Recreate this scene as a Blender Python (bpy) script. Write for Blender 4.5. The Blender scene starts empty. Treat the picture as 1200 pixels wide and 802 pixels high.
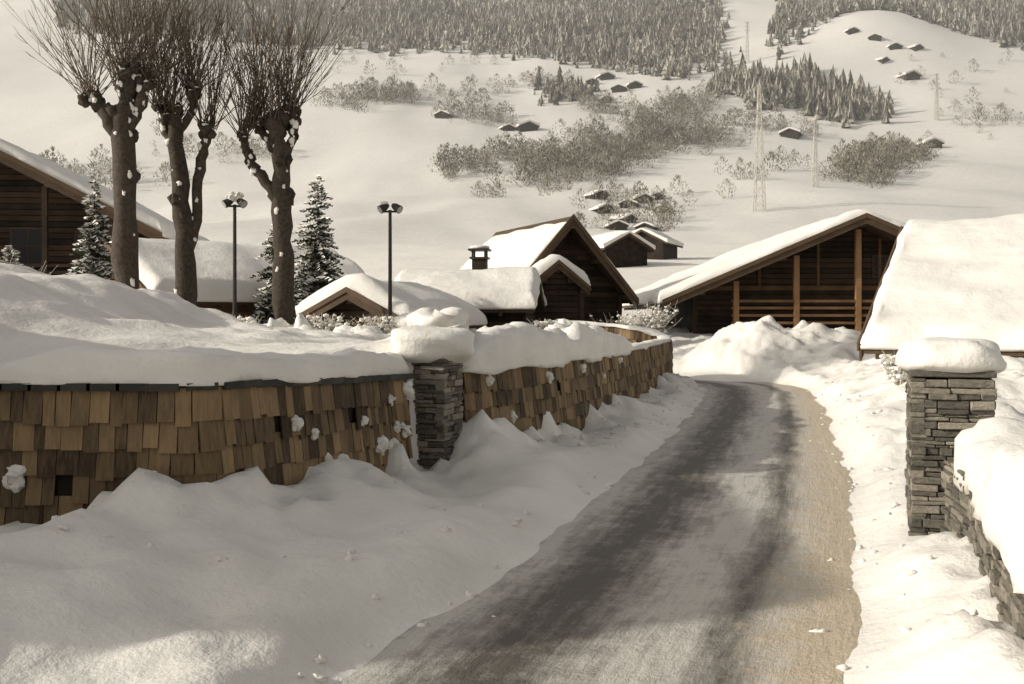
import bpy, math, random
import numpy as np
from mathutils import Vector, Matrix
R = random.Random(7)
sc = bpy.context.scene

# ------------------------------------------------------------------ noise
def _h(ix, iy, s):
    n = (ix.astype(np.int64)*374761393 + iy.astype(np.int64)*668265263 + s*1442695041) & 0xffffffff
    n = ((n ^ (n >> 13))*1274126177) & 0xffffffff
    return ((n ^ (n >> 16)) & 0xffff)/65535.0
def vn(x, y, s=0):
    x = np.asarray(x, float); y = np.asarray(y, float)
    ix = np.floor(x); iy = np.floor(y); fx = x-ix; fy = y-iy
    fx = fx*fx*fx*(fx*(fx*6-15)+10); fy = fy*fy*fy*(fy*(fy*6-15)+10)
    a = _h(ix, iy, s); b = _h(ix+1, iy, s); c = _h(ix, iy+1, s); d = _h(ix+1, iy+1, s)
    return (a*(1-fx)+b*fx)*(1-fy)+(c*(1-fx)+d*fx)*fy
def fbm(x, y, s=0, o=4):
    t = 0; a = .5; n = 0
    for i in range(o):
        t = t+a*vn(np.asarray(x)*2**i+i*13.7, np.asarray(y)*2**i+i*7.3, s+i); n += a; a *= .5
    return t/n*2-1
def ss(a, b, x):
    t = np.clip((x-a)/(b-a), 0, 1); return t*t*(3-2*t)

# ------------------------------------------------------------------ mesh builder
class MB:
    def __init__(s): s.v = []; s.f = []; s.m = []; s.t = []
    def add(s, vs, fs, m=0, t=.5):
        o = len(s.v); s.v.extend(vs)
        for f in fs:
            s.f.append([i+o for i in f]); s.m.append(m); s.t.append(t)
    def obox(s, c, X, Y, Z, m=0, t=.5):
        c = Vector(c); X = Vector(X); Y = Vector(Y); Z = Vector(Z)
        vs = [c+a*X+b*Y+d*Z for a in (-1, 1) for b in (-1, 1) for d in (-1, 1)]
        s.add([tuple(v) for v in vs], [(0,1,3,2),(4,6,7,5),(0,4,5,1),(2,3,7,6),(0,2,6,4),(1,5,7,3)], m, t)
    def box(s, x0, x1, y0, y1, z0, z1, m=0, t=.5):
        s.obox(((x0+x1)/2, (y0+y1)/2, (z0+z1)/2), ((x1-x0)/2,0,0), (0,(y1-y0)/2,0), (0,0,(z1-z0)/2), m, t)
    def tube(s, pts, rad, n=6, m=0, t=.5, cap=True):
        pts = [Vector(p) for p in pts]; vs = []
        for i, p in enumerate(pts):
            d = (pts[min(i+1, len(pts)-1)]-pts[max(i-1, 0)])
            if d.length < 1e-6: d = Vector((0,0,1))
            d.normalize()
            a = d.cross(Vector((0.13,1,0.07))); 
            if a.length < 1e-3: a = d.cross(Vector((1,0,0)))
            a.normalize(); b = d.cross(a)
            for k in range(n):
                w = 2*math.pi*k/n
                vs.append(tuple(p+rad[i]*(math.cos(w)*a+math.sin(w)*b)))
        fs = [(i*n+k, i*n+(k+1)%n, (i+1)*n+(k+1)%n, (i+1)*n+k) for i in range(len(pts)-1) for k in range(n)]
        if cap: fs += [tuple(range(n)), tuple((len(pts)-1)*n+k for k in range(n-1, -1, -1))]
        s.add(vs, fs, m, t)
    def blob(s, c, r, m=0, t=.5, n=8, e=1.0, amp=.15, seed=0):
        vs = []; nu = 2*n; nv = n
        def pw(a): return math.copysign(abs(a)**e, a)
        for j in range(nv+1):
            ph = -math.pi/2+math.pi*j/nv
            for i in range(nu):
                th = 2*math.pi*i/nu
                x = pw(math.cos(ph))*pw(math.cos(th)); y = pw(math.cos(ph))*pw(math.sin(th)); z = pw(math.sin(ph))
                k = 1+amp*float(fbm(x*1.6+seed*3.1+z, y*1.6+z*1.3+seed, 5, 2))
                vs.append((c[0]+x*r[0]*k, c[1]+y*r[1]*k, c[2]+z*r[2]*k))
        fs = [(j*nu+i, j*nu+(i+1)%nu, (j+1)*nu+(i+1)%nu, (j+1)*nu+i) for j in range(nv) for i in range(nu)]
        s.add(vs, fs, m, t)
    def obj(s, name, mats, parent=None, smooth=False, M=None):
        me = bpy.data.meshes.new(name); me.from_pydata(s.v, [], s.f)
        for m in mats: me.materials.append(m)
        me.polygons.foreach_set('material_index', s.m)
        a = me.attributes.new('tint', 'FLOAT', 'FACE'); a.data.foreach_set('value', s.t)
        if smooth: me.polygons.foreach_set('use_smooth', [True]*len(s.f))
        me.update()
        ob = bpy.data.objects.new(name, me); sc.collection.objects.link(ob)
        if M is not None: ob.matrix_world = M
        if parent: ob.parent = parent
        return ob
def empty(name, loc=(0,0,0), rot=0):
    e = bpy.data.objects.new(name, None); e.location = loc; e.rotation_euler = (0,0,rot)
    sc.collection.objects.link(e); return e

# ------------------------------------------------------------------ materials
def mat(name):
    m = bpy.data.materials.new(name); m.use_nodes = True
    nt = m.node_tree; b = nt.nodes['Principled BSDF']; b.inputs['Roughness'].default_value = .8
    b.inputs['Specular IOR Level'].default_value = .2
    return m, nt, b
def nd(nt, t, **k):
    n = nt.nodes.new(t)
    for a, v in k.items():
        if a in n.inputs: n.inputs[a].default_value = v
        else: setattr(n, a, v)
    return n
def coords(nt, scale=(1,1,1)):
    tc = nd(nt, 'ShaderNodeTexCoord')
    if scale == (1,1,1): return tc.outputs['Object']
    mp = nd(nt, 'ShaderNodeMapping'); mp.inputs['Scale'].default_value = scale
    nt.links.new(tc.outputs['Object'], mp.inputs[0]); return mp.outputs[0]
def ramp(nt, fac, stops):
    r = nd(nt, 'ShaderNodeValToRGB'); e = r.color_ramp.elements
    while len(e) < len(stops): e.new(.5)
    for i, (p, c) in enumerate(stops): e[i].position = p; e[i].color = (*c, 1)
    nt.links.new(fac, r.inputs[0]); return r.outputs[0]
def bump(nt, b, hs, strength=.4, dist=.02):
    prev = None
    for h, st, di in hs:
        bn = nd(nt, 'ShaderNodeBump'); bn.inputs['Strength'].default_value = st; bn.inputs['Distance'].default_value = di
        nt.links.new(h, bn.inputs['Height'])
        if prev: nt.links.new(prev, bn.inputs['Normal'])
        prev = bn.outputs[0]
    nt.links.new(prev, b.inputs['Normal'])
def math_(nt, op, a, b=None, clamp=False):
    n = nd(nt, 'ShaderNodeMath'); n.operation = op; n.use_clamp = clamp
    for i, v in enumerate((a, b)):
        if v is None: continue
        if isinstance(v, (int, float)): n.inputs[i].default_value = v
        else: nt.links.new(v, n.inputs[i])
    return n.outputs[0]
def noise(nt, co, scale, detail=4, rough=.5):
    n = nd(nt, 'ShaderNodeTexNoise'); n.inputs['Scale'].default_value = scale
    n.inputs['Detail'].default_value = detail; n.inputs['Roughness'].default_value = rough
    nt.links.new(co, n.inputs['Vector']); return n.outputs['Fac']
def tintnode(nt):
    a = nd(nt, 'ShaderNodeAttribute'); a.attribute_name = 'tint'; return a.outputs['Fac']
SN = (.785,.75,.69)
def snow_mat(name, c=SN, fine=1.0):
    m, nt, b = mat(name); co = coords(nt)
    n1 = noise(nt, co, 1.3, 2); n2 = noise(nt, co, 14, 4, .65)
    nt.links.new(ramp(nt, n1, [(.3, tuple(x*.90 for x in c)), (.7, c)]), b.inputs['Base Color']); b.inputs['Roughness'].default_value = .65
    h = math_(nt, 'ADD', math_(nt, 'MULTIPLY', n1, .11), math_(nt, 'MULTIPLY', n2, .024))
    bump(nt, b, [(h, .65*fine, 1.0)])
    return m
M_snow = snow_mat('snow')
def ground_mat():
    m, nt, b = mat('snow_ground'); co = coords(nt); c = SN
    n1 = noise(nt, co, .9, 3); n2 = noise(nt, co, 9, 4, .65); n4 = noise(nt, co, .02, 4, .6)
    f = math_(nt, 'ADD', math_(nt, 'MULTIPLY', n1, .6), math_(nt, 'MULTIPLY', n4, .4))
    nt.links.new(ramp(nt, f, [(.33, (.66,.625,.565)), (.6, c)]), b.inputs['Base Color']); b.inputs['Roughness'].default_value = .7
    h = math_(nt, 'ADD', math_(nt, 'MULTIPLY', n1, .10), math_(nt, 'MULTIPLY', n2, .034))
    bump(nt, b, [(h, .6, 1.0)])
    return m
M_ground = ground_mat()
def wood_mat(name, c1, c2, sc_=(1,1,1), rough=.75, grain=14):
    m, nt, b = mat(name); co = coords(nt, sc_); n = noise(nt, co, grain, 4, .65); n0 = noise(nt, coords(nt), 1.5, 2)
    f = math_(nt, 'ADD', math_(nt, 'MULTIPLY', n, .5), math_(nt, 'MULTIPLY', tintnode(nt), .45))
    f = math_(nt, 'ADD', f, math_(nt, 'MULTIPLY', math_(nt, 'SUBTRACT', n0, .5), .6))
    nt.links.new(ramp(nt, f, [(.22, c1), (.78, c2)]), b.inputs['Base Color']); b.inputs['Roughness'].default_value = rough
    bump(nt, b, [(n, .5, .01)]); return m
M_shingle = wood_mat('larch_shingle', (.050,.033,.020), (.30,.205,.108), (1,1,.12), grain=40)
M_darkwood = wood_mat('weathered_dark_wood', (.012,.009,.006), (.070,.043,.026), (.3,.3,3), grain=10)
M_orangewood = wood_mat('warm_larch_wood', (.09,.048,.024), (.27,.15,.07), (.3,.3,3), grain=10)
M_roofwood = wood_mat('roof_board', (.035,.024,.015), (.11,.075,.045), (1,1,1))
M_fascia = wood_mat('fascia_board', (.04,.027,.018), (.115,.075,.045), (1,1,1))
def stone_mat():
    m, nt, b = mat('slate_stone'); co = coords(nt, (1,1,2)); n = noise(nt, co, 18, 5, .65)
    f = math_(nt, 'ADD', math_(nt, 'MULTIPLY', n, .55), math_(nt, 'MULTIPLY', tintnode(nt), .45))
    nt.links.new(ramp(nt, f, [(.2, (.05,.045,.038)), (.5, (.15,.135,.108)), (.8, (.34,.30,.235))]), b.inputs['Base Color'])
    bump(nt, b, [(n, .9, .025)]); return m
M_stone = stone_mat()
def plain(name, c1, c2, scale=8, tint=.5, rough=.8, bs=.4):
    m, nt, b = mat(name); n = noise(nt, coords(nt), scale, 4 if bs else 2, .6)
    f = math_(nt, 'ADD', math_(nt, 'MULTIPLY', n, 1-tint), math_(nt, 'MULTIPLY', tintnode(nt), tint))
    nt.links.new(ramp(nt, f, [(.25, c1), (.75, c2)]), b.inputs['Base Color']); b.inputs['Roughness'].default_value = rough
    if bs: bump(nt, b, [(n, bs, .02)])
    return m
M_mortar = plain('dark_mortar', (.03,.028,.025), (.07,.065,.055))
M_bark = plain('bark', (.016,.012,.009), (.085,.066,.05), 14, .2, .9, 1.0)
M_twig = plain('twig', (.07,.052,.036), (.17,.13,.09), 8, .6, .8, 0)
M_frost = plain('frosted_twig', (.22,.195,.16), (.60,.56,.48), 3, .8, .8, 0)
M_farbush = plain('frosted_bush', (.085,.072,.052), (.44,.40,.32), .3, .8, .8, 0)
M_needle = plain('spruce_needles', (.02,.026,.014), (.09,.10,.06), 12, .6, .8, 0)
M_farcon = plain('frosted_conifer', (.075,.072,.055), (.40,.375,.31), .2, .85, .8, 0)
M_metal = plain('dark_metal', (.02,.019,.018), (.05,.047,.043), 20, .3, .5, 0)
M_glass, _, gb = mat('dark_window_glass'); gb.inputs['Base Color'].default_value = (.02,.02,.02,1); gb.inputs['Roughness'].default_value = .1
M_lens, _, gb = mat('lamp_lens'); gb.inputs['Base Color'].default_value = (.35,.33,.3,1); gb.inputs['Roughness'].default_value = .2
M_pylon = plain('frosted_steel', (.3,.28,.25), (.6,.57,.5), 1, .5, .8, 0)

# ------------------------------------------------------------------ layout
ROAD = [(-4,-14),(-1.6,-3),(-.55,1.5),(-.05,3.2),(.43,4.8),(.92,6.1),(1.79,8.7),(2.62,11.5),(3.78,15.5),(4.9,19.8),(5.6,22.8),(5.6,24.6),(5.1,26.2),(4.0,27.5),(1.5,28.4)]
RW = 1.15
def chaikin(P, n=2):
    for _ in range(n):
        Q = [P[0]]
        for a, b in zip(P[:-1], P[1:]):
            Q.append(tuple(.75*p+.25*q for p, q in zip(a, b))); Q.append(tuple(.25*p+.75*q for p, q in zip(a, b)))
        Q.append(P[-1]); P = Q
    return P
ROADS = chaikin(ROAD, 2)
FN = [(-7.4,2.2,1.25),(-6.4,4.6,1.25),(-5.6,6.6,1.22),(-5.2,7.0,1.21),(-2.30,7.00,1.20),(-2.19,7.03,1.20),(-2.12,7.12,1.20),(-1.98,7.5,1.19),(-1.65,8.3,1.15),(-1.12,10.15,1.08)]
FF = [(-.62,10.75,1.10),(.32,12.6,1.09),(1.18,15.1,1.08),(2.0,17.6,1.08),(2.62,19.8,1.08),(3.3,22.2,1.09),(3.75,24.0,1.10),(3.75,25.2,1.22),(3.1,26.0,1.36),(2.0,26.4,1.46),(.6,26.5,1.46)]
FFs = chaikin(FF, 2)
PLAT = [(p[0], p[1]) for p in FN]+[(-.85,10.45)]+[(p[0], p[1]) for p in FFs]+[(-3,28.5),(-8,36),(-14,46),(-60,60),(-60,2)]
WALL = [(3.13,6.85),(3.0,6.15),(2.57,4.95),(2.14,3.6),(1.74,2.2),(1.32,.6)]

def polydist(x, y, P):
    d = np.full(x.shape, 1e9)
    for (ax, ay), (bx, by) in zip(P[:-1], P[1:]):
        dx, dy = bx-ax, by-ay; t = np.clip(((x-ax)*dx+(y-ay)*dy)/(dx*dx+dy*dy), 0, 1)
        d = np.minimum(d, np.hypot(x-ax-t*dx, y-ay-t*dy))
    return d
def inside(x, y, P):
    r = np.zeros(x.shape, bool); n = len(P)
    for i in range(n):
        ax, ay = P[i]; bx, by = P[(i+1) % n]
        if ay == by: continue
        c = ((ay > y) != (by > y)) & (x < (bx-ax)*(y-ay)/(by-ay)+ax); r ^= c
    return r
HD = [0,30,60,100,150,220,300,380,450,520,600,700,850,1000,1300,1800]
HZ = [0,0,2.6,5.9,10.6,18.5,30.2,48.5,74.3,105.4,141.8,188.9,261.5,345,509,700]
FEN = [(p[0],p[1]) for p in FN]+[(-.85,10.45)]+[(p[0],p[1]) for p in FFs[:26]]
def ground(x, y):
    x = np.asarray(x, float); y = np.asarray(y, float)
    shape = x.shape; x = x.ravel(); y = y.ravel()
    hz = sum(np.interp(np.maximum(y+o, 0), HD, HZ) for o in (-.08*y, -.04*y, 0, .04*y, .08*y))/5
    far = ss(90, 350, y)
    hz = hz+far*(fbm(x/170, y/170, 11, 4)*10+fbm(x/45, y/45, 12, 3)*2.6)+ss(35, 90, y)*fbm(x/30, y/30, 13, 3)*.8
    hz = hz+far*24*np.exp(-((x-260)/60)**2-((y-700)/60)**2)
    P = ROADS; cy = np.array([p[1] for p in P]); cx = np.array([p[0] for p in P])
    cxx = np.interp(y, cy, cx); side = np.sign(x-cxx)
    d = polydist(x, y, P)-RW
    dn = d+.13*fbm(x*1.3, y*1.3, 21, 4)
    lump = fbm(x*.9, y*.9, 31, 4); lump2 = fbm(x*2.6, y*2.6, 32, 3); lump3 = fbm(x*.55+3, y*.55, 33, 3)
    df = polydist(x, y, FEN)
    nearf = np.exp(-(df/.7)**2)
    edge = ss(-.14,.10,dn)
    ridge = np.exp(-((dn-.5-.2*lump3)/.30)**2)*(.12+.12*lump)
    hl = .09*ss(-.05,.35,dn)+.26*ss(.3,2.0,dn)*(1+.9*lump)+.055*lump2*ss(0,.6,dn)+.24*ss(.5,1.6,dn)*lump3+ridge
    hl = hl+nearf*ss(.4,1.2,dn)*(.28*np.maximum(lump2,-.3)+.20*lump+.06)
    hl = np.maximum(hl, .03+.05*ss(0,.5,dn))
    mx = .36+.40*ss(8,14,y)-.1*ss(17,22,y)
    hr = mx*(.45*ss(-.05,.4,dn)+.55*ss(.3,1.9,dn))*(1+.45*lump)+.10*lump2*ss(0,.5,dn)+.02
    wx = np.interp(y, [p[1] for p in WALL[::-1]], [p[0] for p in WALL[::-1]])
    toe = ss(-.75,-.22,x-wx)*(1-ss(6.2,6.9,y))*.10*(1+.6*lump2)
    behind = ss(-.02, .1, x-wx)*(1-ss(6.6, 7.3, y))
    hr = hr+toe
    hr = hr+behind*(.66-hr*.8)
    hb = np.where(side > 0, hr, hl)*edge
    heap = .80*np.exp(-((x-7.7)/2.4)**4-((y-28.7)/1.6)**2)*(1+.22*lump+.12*lump2)
    heap = np.where(x > 4, heap, heap*ss(3,4,x))
    hb = hb*(1-ss(30,50,y))+heap
    h = hz+hb
    ins = inside(x, y, PLAT)
    fx = np.interp(x, [-30,-12,-8,-6,-4.8,-3.5,-1.5,0], [.9,1.1,1.35,1.1,.55,.27,.08,0])
    mound = fx*ss(6.9,11,y)*(1-ss(14,22,y))
    shadeHeap = 3.7*np.exp(-((x+9.6)/2.6)**4)*ss(2.3,3.8,y)*(1-ss(7.6,10.6,y))  # added out-of-view snow heap, shaped to throw shade over bank and road
    near = np.exp(-(polydist(x, y, [(p[0],p[1]) for p in FFs[:22]])/1.3)**2)*(1-ss(15,20,y))
    pl = 1.13+mound+np.maximum(shadeHeap-mound,0)+.16*lump*ss(8,13,y)+.07*lump3*ss(7.2,8,y)+.28*np.maximum(lump+.1,0)*ss(14,19,y)*(1-ss(1,3,x)*.8)+near*(.22+.3*lump)
    pl = pl-.25*ss(1.5,2.6,x)
    pl = pl*(1-ss(34,60,y))+ (hz+.3)*ss(34,60,y)
    h = np.where(ins, np.maximum(pl, h), h)
    return h.reshape(shape)
def gz(x, y): return float(ground(np.array([x]), np.array([y]))[0])

def axis(lo, hi, step, ext0, ext1, g=1.055):
    a = list(np.arange(lo, hi, step)); s = step; v = a[-1]
    while v < ext1: s *= g; v += s; a.append(v)
    s = step; v = lo; pre = []
    while v > ext0: s *= g; v -= s; pre.append(v)
    return np.array(pre[::-1]+a)
xs = axis(-7.6, 8.2, .08, -1300, 1300, 1.06); ys = axis(2.0, 30, .085, -60, 1700, 1.035)
X, Y = np.meshgrid(xs, ys); Z = ground(X, Y)
nx, ny = len(xs), len(ys)
me = bpy.data.meshes.new('snow_ground')
co = np.stack([X, Y, Z], -1).reshape(-1, 3)
idx = np.arange(nx*ny).reshape(ny, nx)
fc = np.stack([idx[:-1,:-1], idx[:-1,1:], idx[1:,1:], idx[1:,:-1]], -1).reshape(-1, 4)
me.vertices.add(len(co)); me.vertices.foreach_set('co', co.ravel())
me.loops.add(fc.size); me.loops.foreach_set('vertex_index', fc.ravel())
me.polygons.add(len(fc)); me.polygons.foreach_set('loop_start', np.arange(0, fc.size, 4))
me.update(calc_edges=True); me.validate()
me.polygons.foreach_set('use_smooth', [True]*len(me.polygons))
me.materials.append(M_ground)
g = bpy.data.objects.new('snow_ground', me); sc.collection.objects.link(g)

# ------------------------------------------------------------------ winter haze hanging in the valley (real homogeneous volume)
mh = bpy.data.materials.new('winter_haze'); mh.use_nodes = True; nt = mh.node_tree; nt.nodes.clear()
out = nt.nodes.new('ShaderNodeOutputMaterial'); vs_ = nt.nodes.new('ShaderNodeVolumeScatter')
vs_.inputs['Color'].default_value = (.97,.95,.90,1); vs_.inputs['Density'].default_value = .00042; vs_.inputs['Anisotropy'].default_value = .1
nt.links.new(vs_.outputs[0], out.inputs['Volume'])
hb_ = MB(); hb_.box(-650,650,110,1050,-8,340); ho = hb_.obj('valley_haze', [mh])

# ------------------------------------------------------------------ road
def road():
    P = chaikin(ROAD, 3); vs = []; fs = []; U = []; V = []; s = 0; NU = 27
    for i, p in enumerate(P):
        a = P[max(i-1,0)]; b = P[min(i+1,len(P)-1)]; t = Vector((b[0]-a[0], b[1]-a[1])).normalized()
        if i: s += math.hypot(p[0]-P[i-1][0], p[1]-P[i-1][1])
        for k in range(NU):
            u = -1.35+2.7*k/(NU-1)
            vs.append((p[0]+t.y*u, p[1]-t.x*u, .014-.006*math.exp(-((u+.5)/.2)**2)-.03*ss(1.15,1.35,abs(u)))); U.append(u); V.append(s)
    for i in range(len(P)-1):
        for k in range(NU-1): fs.append((i*NU+k, i*NU+k+1, (i+1)*NU+k+1, (i+1)*NU+k))
    me = bpy.data.meshes.new('icy_road'); me.from_pydata(vs, [], fs)
    for n, d in (('ru', U), ('rv', V)):
        a = me.attributes.new(n, 'FLOAT', 'POINT'); a.data.foreach_set('value', d)
    me.polygons.foreach_set('use_smooth', [True]*len(fs))
    m, nt, b = mat('icy_sanded_road')
    au = nd(nt, 'ShaderNodeAttribute'); au.attribute_name = 'ru'; av = nd(nt, 'ShaderNodeAttribute'); av.attribute_name = 'rv'
    u = au.outputs['Fac']; v = av.outputs['Fac']
    cb = nd(nt, 'ShaderNodeCombineXYZ'); nt.links.new(u, cb.inputs[0]); nt.links.new(math_(nt,'MULTIPLY',v,.12), cb.inputs[1])
    streak = noise(nt, cb.outputs[0], 9, 5, .7)
    co_ = coords(nt); fine = noise(nt, co_, 55, 4, .75); big = noise(nt, co_, .8, 2); mid = noise(nt, co_, 5, 6, .75)
    uw = math_(nt, 'ADD', u, math_(nt, 'MULTIPLY', math_(nt, 'SUBTRACT', big, .5), .4))
    def band(c, w):
        q = math_(nt, 'ABSOLUTE', math_(nt, 'SUBTRACT', uw, c)); q = math_(nt, 'SUBTRACT', 1, math_(nt, 'DIVIDE', q, w), True)
        mr = nd(nt, 'ShaderNodeMapRange'); mr.interpolation_type = 'SMOOTHSTEP'; nt.links.new(q, mr.inputs[0]); return mr.outputs[0]
    dk = math_(nt, 'MAXIMUM', band(-.50,.60), math_(nt,'MULTIPLY',band(.50,.26),.75))
    dk = math_(nt, 'ADD', dk, math_(nt,'MULTIPLY', math_(nt,'SUBTRACT', streak, .5), 1.5))
    dk = math_(nt, 'ADD', dk, math_(nt,'MULTIPLY', math_(nt,'SUBTRACT', mid, .5), 1.3))
    dk = math_(nt, 'ADD', dk, math_(nt,'MULTIPLY', math_(nt,'SUBTRACT', fine, .5), .8), True)
    c1 = ramp(nt, dk, [(.0,(.52,.49,.44)), (.4,(.31,.285,.25)), (.95,(.10,.088,.072))])
    sd = math_(nt, 'ADD', math_(nt,'MULTIPLY', math_(nt,'SUBTRACT', uw, .55), 3.0), math_(nt,'MULTIPLY', math_(nt,'SUBTRACT', mid, .5), 3.4), True)
    sand = ramp(nt, fine, [(.3,(.38,.30,.20)), (.65,(.62,.54,.42))])
    mx = nd(nt, 'ShaderNodeMixRGB'); nt.links.new(sd, mx.inputs[0]); nt.links.new(c1, mx.inputs[1]); nt.links.new(sand, mx.inputs[2])
    nt.links.new(mx.outputs[0], b.inputs['Base Color']); b.inputs['Roughness'].default_value = .6; b.inputs['Specular IOR Level'].default_value = .3
    h = math_(nt, 'ADD', math_(nt, 'MULTIPLY', mid, .035), math_(nt, 'MULTIPLY', fine, .010)); h = math_(nt, 'ADD', h, math_(nt, 'MULTIPLY', streak, .025))
    bump(nt, b, [(h,.8,1.0)])
    me.materials.append(m); o = bpy.data.objects.new('icy_road', me); sc.collection.objects.link(o)
road()

# ------------------------------------------------------------------ snow strips / stones
def resample(P, step):
    P = [Vector(p) for p in P]
    L = [0]
    for a, b in zip(P[:-1], P[1:]): L.append(L[-1]+math.hypot(b.x-a.x, b.y-a.y))
    n = max(2, int(L[-1]/step)); res = []
    j = 0
    for i in range(n+1):
        s = L[-1]*i/n
        while j < len(P)-2 and L[j+1] < s: j += 1
        t = (s-L[j])/max(1e-6, L[j+1]-L[j]); res.append(P[j].lerp(P[j+1], min(1,t)))
    return res
def snow_strip(mb, P, wfun, hfun, seed=0, step=.07, zoff=0., shift=0., droop=.16):
    Q = resample(P, step); NC = 15; n = len(Q); vs = []
    L = n*step
    for i, p in enumerate(Q):
        a = Q[max(i-1,0)]; b = Q[min(i+1,n-1)]; t = Vector((b.x-a.x, b.y-a.y)).normalized(); nr = Vector((t.y,-t.x))
        s = i*step; e = min(1, min(s, L-s)/.22+.02); e = math.sqrt(max(0,1-(1-e)**2))
        w = wfun(s/L)*(1+.34*float(fbm(s*1.4, seed, 3, 3)))*(.5+.5*e); h = hfun(s/L)*(1+.7*float(fbm(s*.9, seed+5, 4, 3)))*e
        for k in range(NC):
            th = -.35+(math.pi+.7)*k/(NC-1)
            cx = math.cos(th); sx = math.sin(th)
            px = math.copysign(abs(cx)**.7, cx)*w+shift; pz = math.copysign(abs(sx)**.75, sx)*h
            if sx < 0: pz = sx*droop*(1+.9*float(fbm(s*2.1, seed+9, 4, 2)))
            j = 1+.2*float(fbm(s*3+k*.5, k*.6+seed, 6, 2))
            vs.append((p.x+nr.x*px*j, p.y+nr.y*px*j, p.z+zoff+pz*j))
    fs = [(i*NC+k, i*NC+k+1, (i+1)*NC+k+1, (i+1)*NC+k) for i in range(n-1) for k in range(NC-1)]
    fs += [(i*NC+NC-1, i*NC, (i+1)*NC, (i+1)*NC+NC-1) for i in range(n-1)]
    fs += [tuple(range(NC-1,-1,-1)), tuple((n-1)*NC+k for k in range(NC))]
    mb.add(vs, fs)

def stone_face(mb, a, b, z0, z1, nr, depth=.1):
    a = Vector((a[0],a[1],0)); b = Vector((b[0],b[1],0)); t = (b-a); L = t.length; t.normalize(); nr = Vector((nr[0],nr[1],0)).normalized()
    z = z0
    while z < z1-.015:
        h = R.uniform(.022,.07)
        if z+h > z1: h = z1-z
        s = -R.uniform(0,.05)
        while s < L:
            w = R.uniform(.07,.28); e = min(s+w, L+.012)
            if L-e < .06: e = L+.012
            out = R.uniform(-.006,.028); hh = h*R.uniform(.84,.99)
            c = a+t*((max(s,-.012)+e)/2)+nr*(out-depth/2)+Vector((0,0,z+h/2+R.uniform(-.003,.003)))
            ang = R.uniform(-.04,.04); T = t*math.cos(ang)+Vector((0,0,1))*math.sin(ang); ZZ = -t*math.sin(ang)+Vector((0,0,1))*math.cos(ang)
            mb.obox(c, T*((e-max(s,-.012))/2-.002), nr*(depth/2), ZZ*(hh/2), 0, R.random())
            s = e+.001
            if e >= L: break
        z += h
def bevel(ob, w=.006, seg=1):
    m = ob.modifiers.new('bevel','BEVEL'); m.width = w; m.segments = seg; m.limit_method = 'ANGLE'

def pillar(cx, cy, w, z0, z1, rot, capr, caph, seed):
    e = empty('stone_pillar'); mb = MB(); h = w/2
    c, s = math.cos(rot), math.sin(rot)
    C = [(cx+c*x-s*y, cy+s*x+c*y) for x, y in ((-h,-h),(h,-h),(h,h),(-h,h))]
    for i in range(4):
        a, b = C[i], C[(i+1)%4]; t = (b[0]-a[0], b[1]-a[1]); stone_face(mb, a, b, z0, z1, (t[1],-t[0]))
    mb.obox((cx,cy,(z0+z1)/2-.01), (c*(h-.022),s*(h-.022),0), (-s*(h-.022),c*(h-.022),0), (0,0,(z1-z0)/2-.01), 1)
    mb.obox((cx,cy,z1+.02), (c*(h+.02),s*(h+.02),0), (-s*(h+.02),c*(h+.02),0), (0,0,.02), 0, .2)
    bevel(mb.obj('stonework', [M_stone, M_mortar], e))
    mb = MB(); mb.blob((cx,cy,z1+.04+caph*.72), (capr[0],capr[1],caph), n=18, e=.68, amp=.20, seed=seed)
    mb.obj('snow_cap', [M_snow], e, True)
    return e
pillar(3.15, 7.25, .52, -.05, 1.27, -.32, (.35,.34), .13, 2)
pillar(-.83, 10.45, .46, -.2, 1.22, -.35, (.44,.38), .19, 5)

def stone_wall():
    e = empty('stone_wall'); mb = MB(); T = .17
    for a, b in zip(WALL[:-1], WALL[1:]):
        t = Vector((b[0]-a[0], b[1]-a[1])).normalized(); n = Vector((t.y,-t.x))
        A = (a[0]+n.x*T, a[1]+n.y*T); B = (b[0]+n.x*T, b[1]+n.y*T); stone_face(mb, A, B, -.05, .72, n)
        c = Vector(((a[0]+b[0])/2,(a[1]+b[1])/2,.33)); L = math.hypot(b[0]-a[0],b[1]-a[1])
        mb.obox(c, (t.x*L/2,t.y*L/2,0), (n.x*(T-.03),n.y*(T-.03),0), (0,0,.37), 1)
        A = (a[0]-n.x*T, a[1]-n.y*T); B = (b[0]-n.x*T, b[1]-n.y*T); stone_face(mb, B, A, -.05, .72, -n)
    bevel(mb.obj('stonework', [M_stone, M_mortar], e))
    mb = MB(); snow_strip(mb, [(p[0]+.07,p[1]-.12,.71) for p in WALL], lambda s: .31, lambda s: .25, 3, droop=.20)
    mb.obj('snow_cap', [M_snow], e, True)
stone_wall()

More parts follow.
